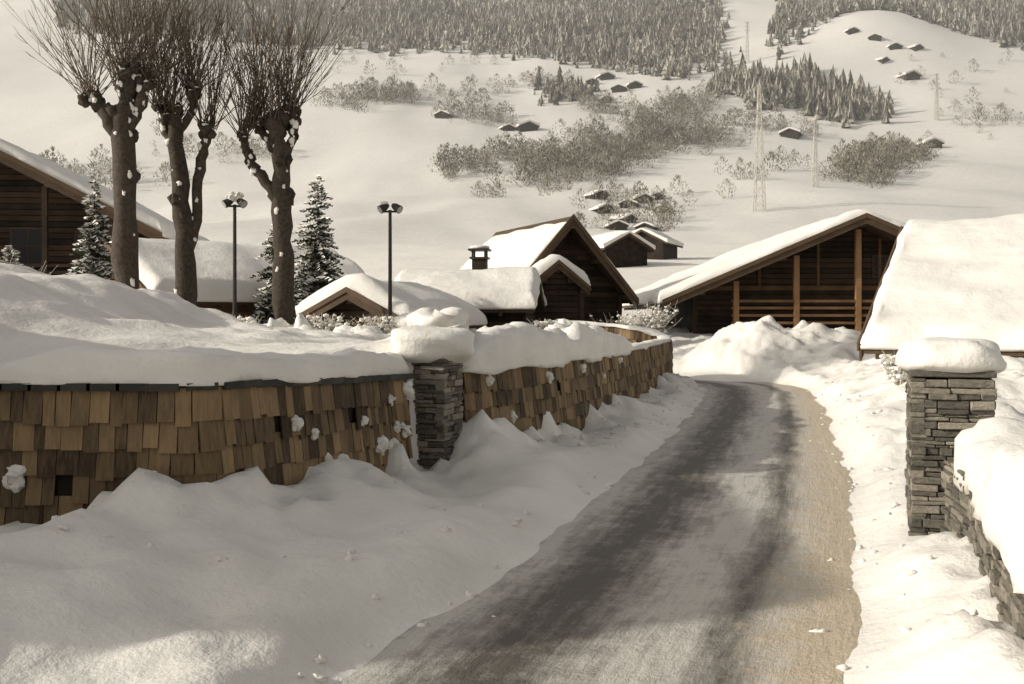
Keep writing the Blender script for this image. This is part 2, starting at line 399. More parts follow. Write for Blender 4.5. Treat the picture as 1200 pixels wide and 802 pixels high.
# ------------------------------------------------------------------ shingle fence
def fence(P, name, both_from=None, coping=False, cap=(lambda s: .3, lambda s: .2), seed=0, clumps=(), droop=.16):
    e = empty(name); Q = resample(P, .05); n = len(Q); mb = MB()
    core = MB()
    def frame(i):
        a = Q[max(i-1,0)]; b = Q[min(i+1,n-1)]; t = Vector((b.x-a.x,b.y-a.y,0)).normalized(); return t, Vector((t.y,-t.x,0))
    for i in range(0, n-1, 3):
        j = min(i+3, n-1); a, b = Q[i], Q[j]; t = Vector((b.x-a.x,b.y-a.y,0)); L = t.length; t.normalize(); nr = Vector((t.y,-t.x,0))
        c = (a+b)/2; c.z = 0; zt = (a.z+b.z)/2-.03
        core.obox(c+Vector((0,0,(zt-.4)/2)), t*(L/2+.01), nr*.085, (0,0,(zt+.4)/2), 0, .1)
    def at(s, sd, off):
        f = min(max(s/.05,0), n-1.001); k = int(f); u = f-k
        n0 = frame(k)[1]; n1 = frame(min(k+1,n-1))[1]
        return Q[k].lerp(Q[min(k+1,n-1)], u)+(n0.lerp(n1,u)).normalized()*off*sd
    EXP = .185; rows = 8
    for sd in ((1,-1) if both_from is not None else (1,)):
        for r in range(rows):
            s = R.uniform(0,.1); 
            while True:
                w = R.choice((.08,.10,.11,.12,.14,.16))*R.uniform(.9,1.1)
                if s+w >= (n-1)*.05: break
                if sd == -1 and s < both_from*n*.05: s += w; continue
                if R.random() < .008: s += w; continue
                a = at(s, sd, .112); b = at(s+w, sd, .112); zz = (a.z+b.z)/2; t = b-a; t.z = 0; wl = t.length; t.normalize(); nr = Vector((t.y,-t.x,0))*sd
                top = zz-.02-r*EXP; hh = EXP+.05+R.uniform(-.016,.026)
                if r == rows-1: hh = EXP
                Zd = Vector((0,0,1))*(hh/2) - nr*.016 + t*R.uniform(-.004,.004)
                c = Vector(((a.x+b.x)/2,(a.y+b.y)/2,top-hh/2+.02)) + nr*(.006*R.random())
                mb.obox(c, t*(wl/2-.0025)+nr*R.uniform(-.005,.005), nr*.008, Zd, 0, R.random()**1.2)
                s += w
    core.obj('backing', [M_darkwood], e)
    mb.obj('shingles', [M_shingle], e)
    if coping:
        cp = MB()
        for i in range(0, n-1, 4):
            j = min(i+4,n-1); a, b = Q[i], Q[j]; t = Vector((b.x-a.x,b.y-a.y,0)); L = t.length; t.normalize(); nr = Vector((t.y,-t.x,0))
            cp.obox((a+b)/2+Vector((0,0,.008+.0015*((i//4)%2))), t*(L/2+.012), nr*.145, (0,0,.026), 0, R.random())
        cp.obj('coping', [M_mortar], e)
    sn = MB(); snow_strip(sn, [tuple(p) for p in P], cap[0], cap[1], seed, zoff=.035, shift=-.05, droop=droop)
    for fr, zr, sz in clumps:
        k = int(fr*(n-1)); t, nr = frame(k); p = Q[k]
        for q in range(3):
            o = sz*.5*q; sn.blob((p.x+nr.x*.135+t.x*o*R.uniform(-1,1), p.y+nr.y*.135+t.y*o*R.uniform(-1,1), p.z-zr-o*.8), (sz*.9/(1+q*.5), sz*.6/(1+q*.5), sz*.8/(1+q*.4)), n=9, amp=.9, seed=k+q*7)
    sn.obj('snow_cap', [M_snow], e, True)
    return e
fence(FN, 'shingle_fence', coping=True, cap=(lambda s: .17, lambda s: .12+.07*s), seed=2, droop=.05,
      clumps=[(.615,.60,.08),(.80,.30,.06),(.82,.40,.04),(.84,.62,.04),(.90,.35,.05),(.93,.6,.08),(.95,.2,.05),(.955,.62,.09),(.965,.45,.06),(.985,.12,.09),(.98,.5,.08),(.72,.9,.05)])
def hcap(s): return .12+.36*math.exp(-((s-.13)/.12)**2)+.10*math.exp(-((s-.30)/.07)**2)
fence(FFs, 'shingle_fence', both_from=.62, cap=(lambda s: .28-.14*min(1,s*1.8), lambda s: hcap(s)*(.45 if s>.4 else 1)), seed=9,
      clumps=[(.03,.1,.06),(.12,.15,.07),(.2,.12,.06),(.33,.1,.05),(.06,.55,.07),(.27,.3,.04)])

# ------------------------------------------------------------------ chalets
def chalet(name, x, y, ang, L, W, os_, of, zg, ze, zr, st=.45, planks=True, wood=None, simple=False, windows=(), seed=0, roundr=.22, fas=.30):
    """gable front centre at (x,y); ridge runs along local +y; W = half width of roof"""
    wood = wood or M_darkwood
    sl = (zr-ze)/W; hw = W-os_; tk = .16 if not simple else .3
    M = Matrix.Translation((x,y,0))@Matrix.Rotation(ang,4,'Z')
    e = None
    if not simple:
        e = bpy.data.objects.new(name, None); sc.collection.objects.link(e); e.matrix_world = M
    mb = MB()
    zu = lambda q: zr-tk-sl*abs(q)
    pr = [(-hw+.04,zg-.6),(hw-.04,zg-.6),(hw-.04,zu(hw)-.02),(0,zu(0)-.03),(-hw+.04,zu(hw)-.02)]
    vs = [(p[0],.05,p[1]) for p in pr]+[(p[0],L-.05,p[1]) for p in pr]
    mb.add(vs, [(0,1,2,3,4),(9,8,7,6,5)]+[(i,i+5,(i+1)%5+5,(i+1)%5) for i in range(5)], 0, .15)
    if planks:
        z = zg-.2; ph = .19
        while z < zu(0)-.05:
            zt = z+ph-.025
            w = min(hw, (zr-tk-zt)/sl-.02)
            if w > .05:
                wb = min(hw, (zr-tk-z)/sl-.02)
                for yy in (0, L):
                    y0, y1 = (yy-.02, yy+.06) if yy == 0 else (yy-.06, yy+.02)
                    vs = [(-wb,y0,z),(wb,y0,z),(w,y0,zt),(-w,y0,zt),(-wb,y1,z),(wb,y1,z),(w,y1,zt),(-w,y1,zt)]
                    mb.add(vs, [(0,1,2,3),(7,6,5,4),(0,4,5,1),(1,5,6,2),(2,6,7,3),(3,7,4,0)], 0, R.random())
            if zt < zu(hw):
                for sx in (-1,1):
                    x0, x1 = sorted((sx*hw, sx*(hw-.06)))
                    mb.box(x0-(.003), x1+.003, .07, L-.07, z, zt, 0, R.random())
            z += ph
        for sx in (-1,1):
            mb.box(sx*hw-.08, sx*hw+.08, -.06, .08, zg-.4, zu(hw)-.02, 0, .6)
    for (wx, wz, ww, wh) in windows:
        mb.box(wx-ww/2-.07, wx+ww/2+.07, -.06, -.021, wz-.07, wz+wh+.07, 0, .9)
        mb.box(wx-ww/2, wx+ww/2, -.066, -.03, wz, wz+wh, 2)
        mb.box(wx-.02, wx+.02, -.075, -.06, wz, wz+wh, 0, .8)
        mb.box(wx-ww/2, wx+ww/2, -.072, -.06, wz+wh/2-.02, wz+wh/2+.02, 0, .8)
    rf = MB()
    def chev(y0, y1, wtop, t, m, dz=0, tt=.5):
        ze_ = zr-sl*wtop
        pr = [(0,zr+dz),(wtop,ze_+dz),(wtop,ze_+dz-t),(0,zr+dz-t),(-wtop,ze_+dz-t),(-wtop,ze_+dz)]
        vs = [(p[0],y0,p[1]) for p in pr]+[(p[0],y1,p[1]) for p in pr]
        rf.add(vs, [(0,3,2,1),(0,5,4,3),(6,7,8,9),(6,9,10,11)]+[(i,(i+1)%6,(i+1)%6+6,i+6) for i in range(6)], m, tt)
    chev(-of, L+of, W, tk, 0)
    if not simple:
        chev(-of-.05, -of-.002, W+.03, fas, 1, .05, .6)
        chev(-of-.09, -of-.052, W+.05, fas*.45, 1, .07, .9)
        for q in (0, .5*hw, -.5*hw, hw, -hw):
            zz = zu(q)-.10
            rf.box(q-.08, q+.08, -of+.04, .0, zz-.10, zz+.06-(.0), 1, .3)
        yy = .3-of
        while yy < L:
            for sx in (-1,1):
                a = hw+.01; b = W-.02
                xm = sx*(a+b)/2; zm = zr-tk-sl*abs(xm)-.06
                rf.obox((xm,yy,zm), (sx*(b-a)/2,0,-sl*(b-a)/2), (0,.05,0), (0,0,.055), 0, .3)
            yy += .8
    sn = MB()
    def edgepts(lo, hi, n):
        r = roundr*1.3; A = [lo+r*(1-math.cos(k/6*math.pi/2)) for k in range(6)]
        B = list(np.linspace(lo+r, hi-r, n)); C = [hi-(p-lo) for p in A[::-1]]
        return A+B+C
    WW = W+.08; y0 = -of-.01; y1 = L+of+.04
    if simple: us = list(np.linspace(-WW,WW,7)); vv = list(np.linspace(y0,y1,5))
    else: us = edgepts(-WW, WW, max(8,int(W*5))); vv = edgepts(y0, y1, max(8,int(L*3)))
    nu, nv = len(us), len(vv); vs = []
    for v in vv:
        for u in us:
            nz = float(fbm(u*.8+seed*3.3, v*.8+seed, 8, 3))
            ed = min(WW-abs(u), v-y0, y1-v)
            q = min(1, max(0, ed/roundr)); pf = math.sqrt(1-(1-q)**2)
            if simple: pf = .75 if ed < .01 else 1
            wob = 0 if q >= 1 else .08*float(fbm((u+v)*2.2, (u-v)*1.3+seed, 9, 2))
            z = zr-sl*math.sqrt(u*u+.12)+.03 + st*pf*(1+.4*nz)
            vs.append((u*(1+wob*.3), v+wob, z))
    o = nu*nv
    for v in vv:
        for u in us: vs.append((u*.995, v, zr-sl*abs(u)+.004-(.04 if abs(u) > W or v < -of-.1 or v > L+of else 0)))
    fs = [(j*nu+i, j*nu+i+1, (j+1)*nu+i+1, (j+1)*nu+i) for j in range(nv-1) for i in range(nu-1)]
    for i in range(nu-1):
        fs.append((i, o+i, o+i+1, i+1)); q = (nv-1)*nu; fs.append((q+i+1, o+q+i+1, o+q+i, q+i))
    for j in range(nv-1):
        fs.append((j*nu, (j+1)*nu, o+(j+1)*nu, o+j*nu)); q = nu-1; fs.append((j*nu+q, o+j*nu+q, o+(j+1)*nu+q, (j+1)*nu+q))
    fs += [tuple(x+o for x in f[::-1]) for f in fs[:(nu-1)*(nv-1)]]
    sn.add(vs, fs)
    if simple:
        o1 = len(mb.v); mb.v += rf.v; mb.f += [[i+o1 for i in f] for f in rf.f]; mb.m += [1]*len(rf.f); mb.t += rf.t
        o1 = len(mb.v); mb.v += sn.v; mb.f += [[i+o1 for i in f] for f in sn.f]; mb.m += [2]*len(sn.f); mb.t += sn.t
        return mb.obj(name, [wood, M_roofwood, M_snow], None, False, M)
    for b_, nm, ms, sm in ((mb,'walls',[wood,M_orangewood,M_glass],False),(rf,'roof',[M_roofwood,M_fascia],False),(sn,'roof_snow',[M_snow],True)):
        ob = b_.obj(nm, ms, None, sm); ob.parent = e
    return e

def extra(e, mb, name, mats, smooth=False):
    ob = mb.obj(name, mats, None, smooth); ob.parent = e; return ob

G = chalet('timber_chalet', 12.15, 36.0, 0.0, 11, 6.95, 1.35, 1.5, .0, 2.2, 5.15, .32, windows=((-3.6,.5,.9,1.0),(1.2,3.1,.8,.7),(-1.0,.35,1.0,1.1)), seed=1, fas=.34)
mb = MB()
for i, q in enumerate((-4.35,-2.25,-.1,2.0,4.1)):
    top = 5.15-.16-.4245*abs(q)-.25
    mb.box(q-.09, q+.09, -1.08, -.90, .95, top, 0, .9)
mb.box(-4.6, 4.6, -1.12, -.021, .84, .96, 0, .0)
for z in (1.14,1.40,1.66,1.92,2.16): mb.box(-4.5, 4.5, -1.05, -.97, z, z+.09, 0, R.random()*.5+.2)
for q in np.arange(-4.3, 4.4, 2.15):
    mb.box(q-.06, q+.06, -.8, -.03, .69, .84, 0, .1)
mb.box(-5.2, 5.2, -.06, -.022, 2.6, 2.76, 0, .1)
for q in (-3.3,-1.2,1,3.1):
    top = 5.15-.16-.4245*abs(q)-.1; mb.box(q-.05,q+.05,-.07,-.023,2.77,top,0,.1)
extra(G, mb, 'balcony', [M_orangewood])

angH = math.atan2(-.469,.883)-math.pi/2
H = chalet('timber_barn', 10.15+.5*.883, 26-.5*.469, angH, 11, 6.8, .8, .5, -.3, 1.10, 3.95, .34, wood=M_darkwood, seed=3, fas=.34)

A = chalet('wooden_chalet', -17.2, 32.5, 0.12, 9, 5.9, 1.1, 1.1, .8, 4.3, 7.35, .36, windows=((1.5,3.4,1.0,1.1),(3.4,3.4,.8,1.0)), seed=4, fas=.36)
mb = MB()
for q in (.2,2.3,4.3): mb.box(q-.08,q+.08,-.98,-.82,2.5,7.35-.16-.517*abs(q)-.2,0,.4)
mb.box(-5,5,-1.02,-.03,2.5,2.62,0,.3)
for z in (2.8,3.02,3.24): mb.box(-5,5,-.95,-.88,z,z+.1,0,.4)
extra(A, mb, 'balcony', [M_darkwood])

B = chalet('garden_chalet', -11.2, 29.2, math.radians(-48), 6.4, 3.15, .55, .5, .9, 2.15, 3.75, .42, wood=M_orangewood, seed=5, roundr=.3)
C = chalet('small_hut', -4.0, 25.6, math.radians(-22), 3.8, 1.75, .3, .35, .9, 1.5, 2.35, .46, seed=6, roundr=.3)
D = chalet('low_hut', -3.3, 32.2, math.radians(-96), 3.9, 2.2, .4, .3, .6, 1.95, 2.85, .42, seed=7, roundr=.26)
mb = MB()
mb.box(-.35,.1,2.05,2.5,2.6,3.5,0,.3); mb.box(-.42,.17,1.98,2.57,3.5,3.56,1)
for a in (-.36,.05):
    for b in (2.04,2.44): mb.box(a,a+.06,b,b+.06,3.56,3.76,1)
mb.box(-.46,.21,1.94,2.61,3.76,3.82,1)
extra(D, mb, 'chimney', [M_darkwood, M_metal])
mb = MB(); mb.blob((-.12,2.27,3.87),(.3,.3,.07),n=8,e=.7,seed=4); extra(D, mb, 'chimney_snow', [M_snow], True)
E = chalet('steep_gable_chalet', 1.85, 36.0, math.radians(22), 6, 2.55, .3, .75, .3, 2.3, 5.2, .26, seed=8, roundr=.16, fas=.42)
mb = MB()
mb.box(-.5,.5,-.07,-.025,3.2,3.9,0,.2)
extra(E, mb, 'loft_hatch', [M_darkwood])
F = chalet('entrance_porch', 1.5, 33.8, math.radians(12), 2.6, 1.05, .18, .25, .3, 2.65, 3.5, .46, seed=9, roundr=.28)
for (px, py, a, w, l, zr_) in ((13.5,118,.5,3.6,7,11.8),(17.5,135,-.4,3.5,8,13.0)):
    z0 = gz(px,py); chalet('village_chalet', px, py, a, l, w, .6, .6, z0, z0+2.2, z0+4.0, .5, planks=False, simple=True)

for b, d, w, a in ((.399,600,6.0,.3),(.382,640,4.6,.1),(.361,650,4.4,-.3),(.34,662,4.2,.2),(.405,640,4.2,.5),(.372,628,4.0,.6),
                   (.42,476,5,.2),(.276,484,5.0,-.4),(.017,484,5.2,.25),(-.07,500,4.2,-.3),(-.003,486,3.5,.4),(.095,610,5,.3),(.106,575,4.5,-.2),
                   (.123,580,4.2,.2),(.095,552,4.2,.5),(.08,600,4,.1),
                   (.095,292,3.0,.3),(.115,300,2.8,-.3),(.132,315,3.2,.2),(.145,325,2.8,.5),(.106,255,2.6,.1),(.132,250,2.6,-.4),(.089,318,3,.4),(.118,275,2.6,.7),(.15,292,2.6,.0)):
    x = b*d; z0 = gz(x, d)
    chalet('distant_chalet', x, d, a, w*2.2, w, w*.15, w*.15, z0-.5, z0+w*.50, z0+w*.92, w*.22, planks=False, simple=True)

# ------------------------------------------------------------------ distant vegetation
def sample_zone(poly, n, rnd, clump=0):
    bs = [p[0] for p in poly]; ds = [p[1] for p in poly]; out = []; tries = 0
    while len(out) < n and tries < n*40:
        tries += 1
        b = rnd.uniform(min(bs), max(bs)); d = rnd.uniform(min(ds), max(ds))
        if rnd.random() > d/max(ds): continue
        if clump and float(fbm(b*d/22, d/22, 77, 3)) < clump: continue
        jb = b+rnd.gauss(0,.006); jd = d+rnd.gauss(0,8)
        if inside(np.array([b]), np.array([d]), poly)[0]: out.append((jb*jd, jd))
    return out
rz = random.Random(11)
def grounds(pts):
    a = np.array(pts); return ground(a[:,0], a[:,1])
def add_conifer(mb, x, y, z, h, r, rnd, tiers=4, base=.5):
    for k in range(tiers):
        f = k/tiers; zb = z+h*(.05+.80*f); zt = min(z+h, zb+h*(.42-.12*f)); rr = r*(1-f*.8); n = 5; ph = rnd.random()*6
        vs = [(x+rnd.uniform(-.02,.02)*h,y,zt)]
        for i in range(n*2):
            q = rr*(1 if i % 2 == 0 else .5)*rnd.uniform(.65,1.35); w = ph+math.pi*i/n
            vs.append((x+q*math.cos(w), y+q*math.sin(w), zb-(.06*h if i%2==0 else 0)+rnd.uniform(-.05,.05)*h))
        o = len(mb.v); mb.v.extend(vs)
        for i in range(n*2):
            mb.f.append([o, o+1+i, o+1+(i+1)%(2*n)]); mb.m.append(0); mb.t.append(min(1,max(0,base+rnd.uniform(-.4,.4))))
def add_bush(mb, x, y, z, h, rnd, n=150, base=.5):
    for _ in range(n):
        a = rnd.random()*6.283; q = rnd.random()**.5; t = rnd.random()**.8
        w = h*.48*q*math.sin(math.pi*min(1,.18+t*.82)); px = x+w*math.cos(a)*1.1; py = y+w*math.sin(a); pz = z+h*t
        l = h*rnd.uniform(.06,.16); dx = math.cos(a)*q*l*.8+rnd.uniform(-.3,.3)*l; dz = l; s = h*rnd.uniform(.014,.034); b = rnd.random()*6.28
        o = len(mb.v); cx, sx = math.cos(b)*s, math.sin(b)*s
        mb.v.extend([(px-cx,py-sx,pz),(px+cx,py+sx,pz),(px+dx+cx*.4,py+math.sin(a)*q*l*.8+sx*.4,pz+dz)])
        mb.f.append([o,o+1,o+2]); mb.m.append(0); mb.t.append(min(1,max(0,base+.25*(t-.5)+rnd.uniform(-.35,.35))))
Zs = [([(-.178,705),(-.068,697),(.034,660),(.085,635),(.17,602),(.212,632),(.2,900),(-.45,900),(-.45,755)], 5200, .42, -.7),
      ([(.259,650),(.306,695),(.373,735),(.44,698),(.505,672),(.56,668),(.56,900),(.275,900)], 2700, .38, -.7),
      ([(.195,570),(.255,550),(.34,517),(.37,525),(.365,560),(.306,600),(.22,612)], 560, .38, -.5),
      ([(.021,545),(.085,555),(.085,590),(.034,590)], 80, .35, 0)]
mb = MB(); mf = MB()
for poly, n, ba, cl in Zs:
    P = sample_zone(poly, n, rz, cl); Zg = grounds(P)
    for (x, y), z in zip(P, Zg):
        if rz.random() < .10: add_bush(mf, x, y, z-.3, rz.uniform(5,10), rz, 60, .5); continue
        h = rz.uniform(5,14)*(.75+.5*float(vn(x/30,y/30,5))); add_conifer(mb, x, y, z-.3, h, h*rz.uniform(.2,.30), rz, tiers=4, base=ba+rz.uniform(-.22,.25)+.3*(float(vn(x/40,y/40,15))-.5))
mb.obj('distant_conifer_forest', [M_farcon])
Bs = [([(-.187,518),(-.102,533),(-.102,558),(-.187,543)], 90, 0),
      ([(-.10,540),(-.02,550),(-.02,570),(-.10,560)], 26, 0),
      ([(-.072,498),(0,498),(0,515),(-.072,518)], 45, 0),
      ([(.076,520),(.204,512),(.204,555),(.076,550)], 120, -.1),
      ([(-.06,326),(.034,335),(.10,375),(.136,412),(.238,465),(.238,495),(.17,485),(.085,440),(-.03,355),(-.068,350)], 260, -.25),
      ([(-.068,385),(.0,390),(.05,415),(.05,440),(-.068,415)], 100, -.1),
      ([(.042,430),(.14,450),(.20,470),(.20,500),(.12,505),(.042,480)], 200, -.15),
      ([(.314,358),(.365,345),(.41,400),(.42,455),(.373,462),(.327,430)], 200, -.25),
      ([(-.5,390),(-.33,400),(-.33,425),(-.5,430)], 70, 0),
      ([(-.36,440),(-.22,430),(-.22,450),(-.36,460)], 30, 0),
      ([(.07,240),(.17,235),(.17,335),(.07,335)], 55, 0),
      ([(-.22,600),(.02,600),(.02,680),(-.22,690)], 24, 0),
      ([(-.03,575),(.06,590),(.06,600),(-.03,585)], 30, 0),
      ([(.21,505),(.30,490),(.30,497),(.21,512)], 30, 0),
      ([(.43,520),(.56,500),(.56,506),(.43,527)], 24, 0),
      ([(.3,470),(.5,470),(.5,660),(.38,660)], 20, 0),
      ([(.19,300),(.30,300),(.30,420),(.22,420)], 14, 0)]
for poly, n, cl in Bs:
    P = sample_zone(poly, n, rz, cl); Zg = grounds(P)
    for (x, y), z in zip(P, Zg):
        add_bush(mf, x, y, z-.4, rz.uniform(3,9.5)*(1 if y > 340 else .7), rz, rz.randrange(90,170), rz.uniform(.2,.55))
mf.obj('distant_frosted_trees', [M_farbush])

# ------------------------------------------------------------------ pylons
def pylon(x, y, h):
    z = gz(x, y); mb = MB(); w = h*.04
    C = [(-1,-1),(1,-1),(1,1),(-1,1)]
    def P(c, t): 
        q = w*(1-.8*t); return (x+c[0]*q, y+c[1]*q, z+h*t)
    r = .14
    for c in C: mb.tube([P(c,0), P(c,1)], [r,r*.7], 4)
    N = 9
    for k in range(N):
        t0, t1 = k/N, (k+1)/N
        for i in range(4):
            a, b = C[i], C[(i+1)%4]; mb.tube([P(a,t0),P(b,t1)],[r*.6]*2,3); mb.tube([P(b,t0),P(a,t1)],[r*.6]*2,3)
    for t, l in ((.78,.09),(.88,.07),(.97,.05)):
        for s in (-1,1):
            mb.tube([(x,y,z+h*t+.8),(x+s*h*l,y,z+h*t)],[r,r*.5],4); mb.tube([(x,y,z+h*t-.4),(x+s*h*l,y,z+h*t)],[r,r*.5],4)
    mb.obj('lattice_pylon', [M_pylon])
pylon(.246*285, 285, 36); pylon(.3015*330, 330, 22); pylon(.234*640, 640, 26); pylon(.4225*520, 520, 24)

# ------------------------------------------------------------------ pollard trees
def wig(p0, p1, n, amp, rnd):
    p0 = Vector(p0); p1 = Vector(p1); out = [p0]
    for i in range(1, n): out.append(p0.lerp(p1, i/n)+Vector((rnd.uniform(-amp,amp), rnd.uniform(-amp,amp), rnd.uniform(-amp,amp)*.3)))
    return out+[p1]
def pollard(base, limbs, seed, spread=1.0, tw=90, tl=(1.5,3.4)):
    rnd = random.Random(seed); mb = MB(); tips = []
    for pts, r0, r1, knob in limbs:
        P = [Vector(base)+Vector(p) for p in pts]; Q = []
        for a, b in zip(P[:-1], P[1:]): Q += wig(a, b, 5, .045, rnd)[:-1]
        Q.append(P[-1]); n = len(Q)
        rad = [(r0+(r1-r0)*(i/(n-1)))*rnd.uniform(.9,1.14) for i in range(n)]
        if len(P) > 2 and P[0].z-base[2] < .1: rad[0] *= 1.35
        mb.tube(Q, rad, 12, 0, rnd.random())
        for _ in range(8):
            q = Q[rnd.randrange(n//2, n)]; s = r1*rnd.uniform(.4,.9)
            mb.blob(q+Vector((rnd.uniform(-r1,r1), rnd.uniform(-r1,r1), 0)), (s,s,s*1.2), 0, rnd.random(), n=5, amp=.6, seed=rnd.random()*50)
        if knob: tips.append((Q[-1], r1, knob))
        for _ in range(7):
            k = rnd.randrange(1, n-1); q = Q[k]; s = rnd.uniform(.03,.08)
            a = rnd.uniform(-2.4,-.4)
            mb.blob(q+Vector((math.cos(a)*rad[k]*.95, math.sin(a)*rad[k]*.95, 0)), (s*.9,s*.5,s*rnd.uniform(.8,1.6)), 2, .5, n=5, amp=.8, seed=rnd.random()*50)
    for P, r, kn in tips:
        for _ in range(9):
            s = kn*rnd.uniform(.28,.55); o = Vector((rnd.uniform(-1,1),rnd.uniform(-1,1),rnd.uniform(-1.1,.7)))*kn*.7
            mb.blob(P+o, (s,s,s*1.1), 0, rnd.random(), n=6, amp=.6, seed=rnd.random()*50)
            if rnd.random() < .55: mb.blob(P+o+Vector((rnd.uniform(-.03,.03),-.3*s,s*.85)), (s*.7,s*.6,s*.28), 2, .5, n=5, amp=.6, seed=rnd.random()*50)
        for _ in range(tw):
            a = rnd.random()*6.283; el = rnd.gauss(1.12,.30); el = min(1.55,max(.3,el))
            d = Vector((math.cos(a)*math.cos(el)*spread, math.sin(a)*math.cos(el)*spread, math.sin(el))).normalized()
            l = rnd.uniform(*tl)*(1 if el > .8 else .75); p = P+Vector((rnd.uniform(-1,1),rnd.uniform(-1,1),rnd.uniform(-.7,.6)))*kn*.8
            pts = [p]; dd = d.copy()
            for i in range(6):
                dd = (dd+Vector((rnd.uniform(-.10,.10),rnd.uniform(-.10,.10),.05))).normalized(); pts.append(pts[-1]+dd*l/6)
            r = rnd.uniform(.008,.016); mb.tube(pts, [r*(1-.75*i/6) for i in range(7)], 3, 1, rnd.random(), False)
            for _ in range(rnd.randrange(2,6)):
                k = rnd.randrange(2,6); q = pts[k]; dv = (dd+Vector((rnd.uniform(-.6,.6),rnd.uniform(-.6,.6),rnd.uniform(-.1,.3)))).normalized(); ll = l*rnd.uniform(.12,.32)
                mb.tube([q, q+dv*ll*.5, q+dv*ll+Vector((0,0,.05))], [r*.5,r*.38,r*.2], 3, 1, rnd.random(), False)
    return mb.obj('pollarded_tree', [M_bark, M_twig, M_snow], None, True)
bz = gz(-8.4,22)-.15
pollard((-8.4,22,bz), [([(0,0,0),(-.06,0,2.5),(-.12,0,4.7),(-.1,.0,5.3)],.27,.20,0), ([(-.1,0,4.5),(-.5,-.1,5.2),(-.75,-.1,5.5)],.16,.12,.24),
    ([(-.12,0,4.9),(-.05,.1,5.6),(.0,.1,6.1)],.19,.14,.28), ([(-.1,0,4.7),(.25,.1,5.4),(.35,.2,5.95)],.14,.11,.2), ([(-.12,0,4.6),(-.3,.5,5.6),(-.4,.6,6.0)],.12,.1,.2)], 1, 1.3, 50)
bz = gz(-7.5,23)-.15
pollard((-7.45,23,bz), [([(0,0,0),(-.02,0,1.8),(-.12,0,3.6),(-.32,0,5.2)],.24,.16,.26), ([(.02,0,1.9),(.22,.1,3.0),(.30,.1,4.2),(.46,.1,4.9)],.13,.11,.2),
    ([(-.2,0,4.3),(-.55,.1,4.9),(-.65,.1,5.4)],.10,.09,.18), ([(-.25,0,4.7),(.1,.1,5.3),(.15,.1,5.8)],.10,.09,.18)], 2, 1.0, 48)
bz = gz(-5.2,23.2)-.15
pollard((-5.2,23.2,bz), [([(0,0,0),(-.08,0,1.8),(-.1,0,3.5),(-.16,0,4.5),(-.28,0,5.35)],.24,.17,.3), ([(-.1,0,3.3),(-.55,0,3.95),(-.85,0,4.3),(-1.0,0,4.9)],.13,.09,.15),
    ([(-.14,0,4.3),(.15,.1,4.9),(.1,.1,5.5)],.12,.1,.22), ([(-.2,0,4.6),(-.6,.2,5.0),(-.7,.2,5.3)],.11,.09,.18)], 3, 1.15, 52)

# ------------------------------------------------------------------ near spruces
def spruce(x, y, h, r, seed, name='snowy_spruce'):
    rnd = random.Random(seed); z = gz(x,y)-.1; mb = MB()
    mb.tube([(x,y,z),(x,y,z+h*.96)], [h*.018,.012], 6, 2)
    t = .05
    while t < .985:
        rr = r*(1-t)**.8*rnd.uniform(.7,1.15)+.05; nb = max(4,int(10*(1-t)+4))
        for i in range(nb):
            if rnd.random() < .12: continue
            a = rnd.random()*6.283; L = rr*rnd.uniform(.55,1.2); d = Vector((math.cos(a),math.sin(a),0)); sd = Vector((-d.y,d.x,0))
            p0 = Vector((x,y,z+h*(t+rnd.uniform(-.012,.012)))); seg = max(3,int(L/.08)); dr = rnd.uniform(.25,.6)
            for k in range(seg):
                u = (k+.5)/seg; c = p0+d*L*u+Vector((0,0,.14*L*u-dr*L*u*u+.05*rnd.random()))
                w = L*.30*(1.15-u)*rnd.uniform(.7,1.3)+.03
                for s in (-1,1):
                    q = c+sd*s*w+d*w*.5+Vector((0,0,-w*.6)); e = c+d*(.10)
                    mb.add([tuple(c-d*.03),tuple(e),tuple(q)], [(0,1,2)], 0, rnd.random())
                if rnd.random() < .65:
                    s_ = w*rnd.uniform(.5,1.0)
                    mb.add([tuple(c+Vector((0,0,.045))-d*.07), tuple(c+sd*s_+Vector((0,0,-.04))), tuple(c+d*.10+Vector((0,0,.02))), tuple(c-sd*s_+Vector((0,0,-.04)))], [(0,1,2),(0,2,3)], 1, .5)
        t += .024*rnd.uniform(.7,1.2)*(5/h)**.5
    mb.obj(name, [M_needle, M_snow, M_bark])
spruce(-5.25, 27.2, 4.6, 1.15, 1); spruce(-6.6, 28.3, 3.9, 1.0, 5); spruce(-10.6, 25.5, 4.1, 1.1, 2); spruce(-13.2, 26.5, 2.6, 1.1, 3)

def shrub(x, y, h, w, seed, n=60, name='frosted_shrub'):
    rnd = random.Random(seed); z = gz(x,y)-.05; mb = MB()
    for _ in range(n):
        a = rnd.random()*6.283; q = rnd.random(); d = Vector((math.cos(a)*q*w, math.sin(a)*q*w, h*rnd.uniform(.55,1)))
        p = Vector((x+rnd.uniform(-.1,.1)*w, y+rnd.uniform(-.1,.1)*w, z)); pts = wig(p, p+d, 4, .05*h, rnd)
        mb.tube(pts, [.012,.010,.009,.007,.004], 3, 0, rnd.random(), False)
        for _ in range(6):
            k = rnd.randrange(1,4); e = pts[k]+Vector((rnd.uniform(-.3,.3),rnd.uniform(-.3,.3),rnd.uniform(.05,.3)))*h*.6
            mb.tube([pts[k], e], [.007,.003], 3, 0, rnd.random(), False)
            if rnd.random() < .35:
                s = rnd.uniform(.03,.07); mb.blob(e, (s,s,s*.6), 1, .5, n=3, amp=.3)
    mb.obj(name, [M_frost, M_snow], None, False)
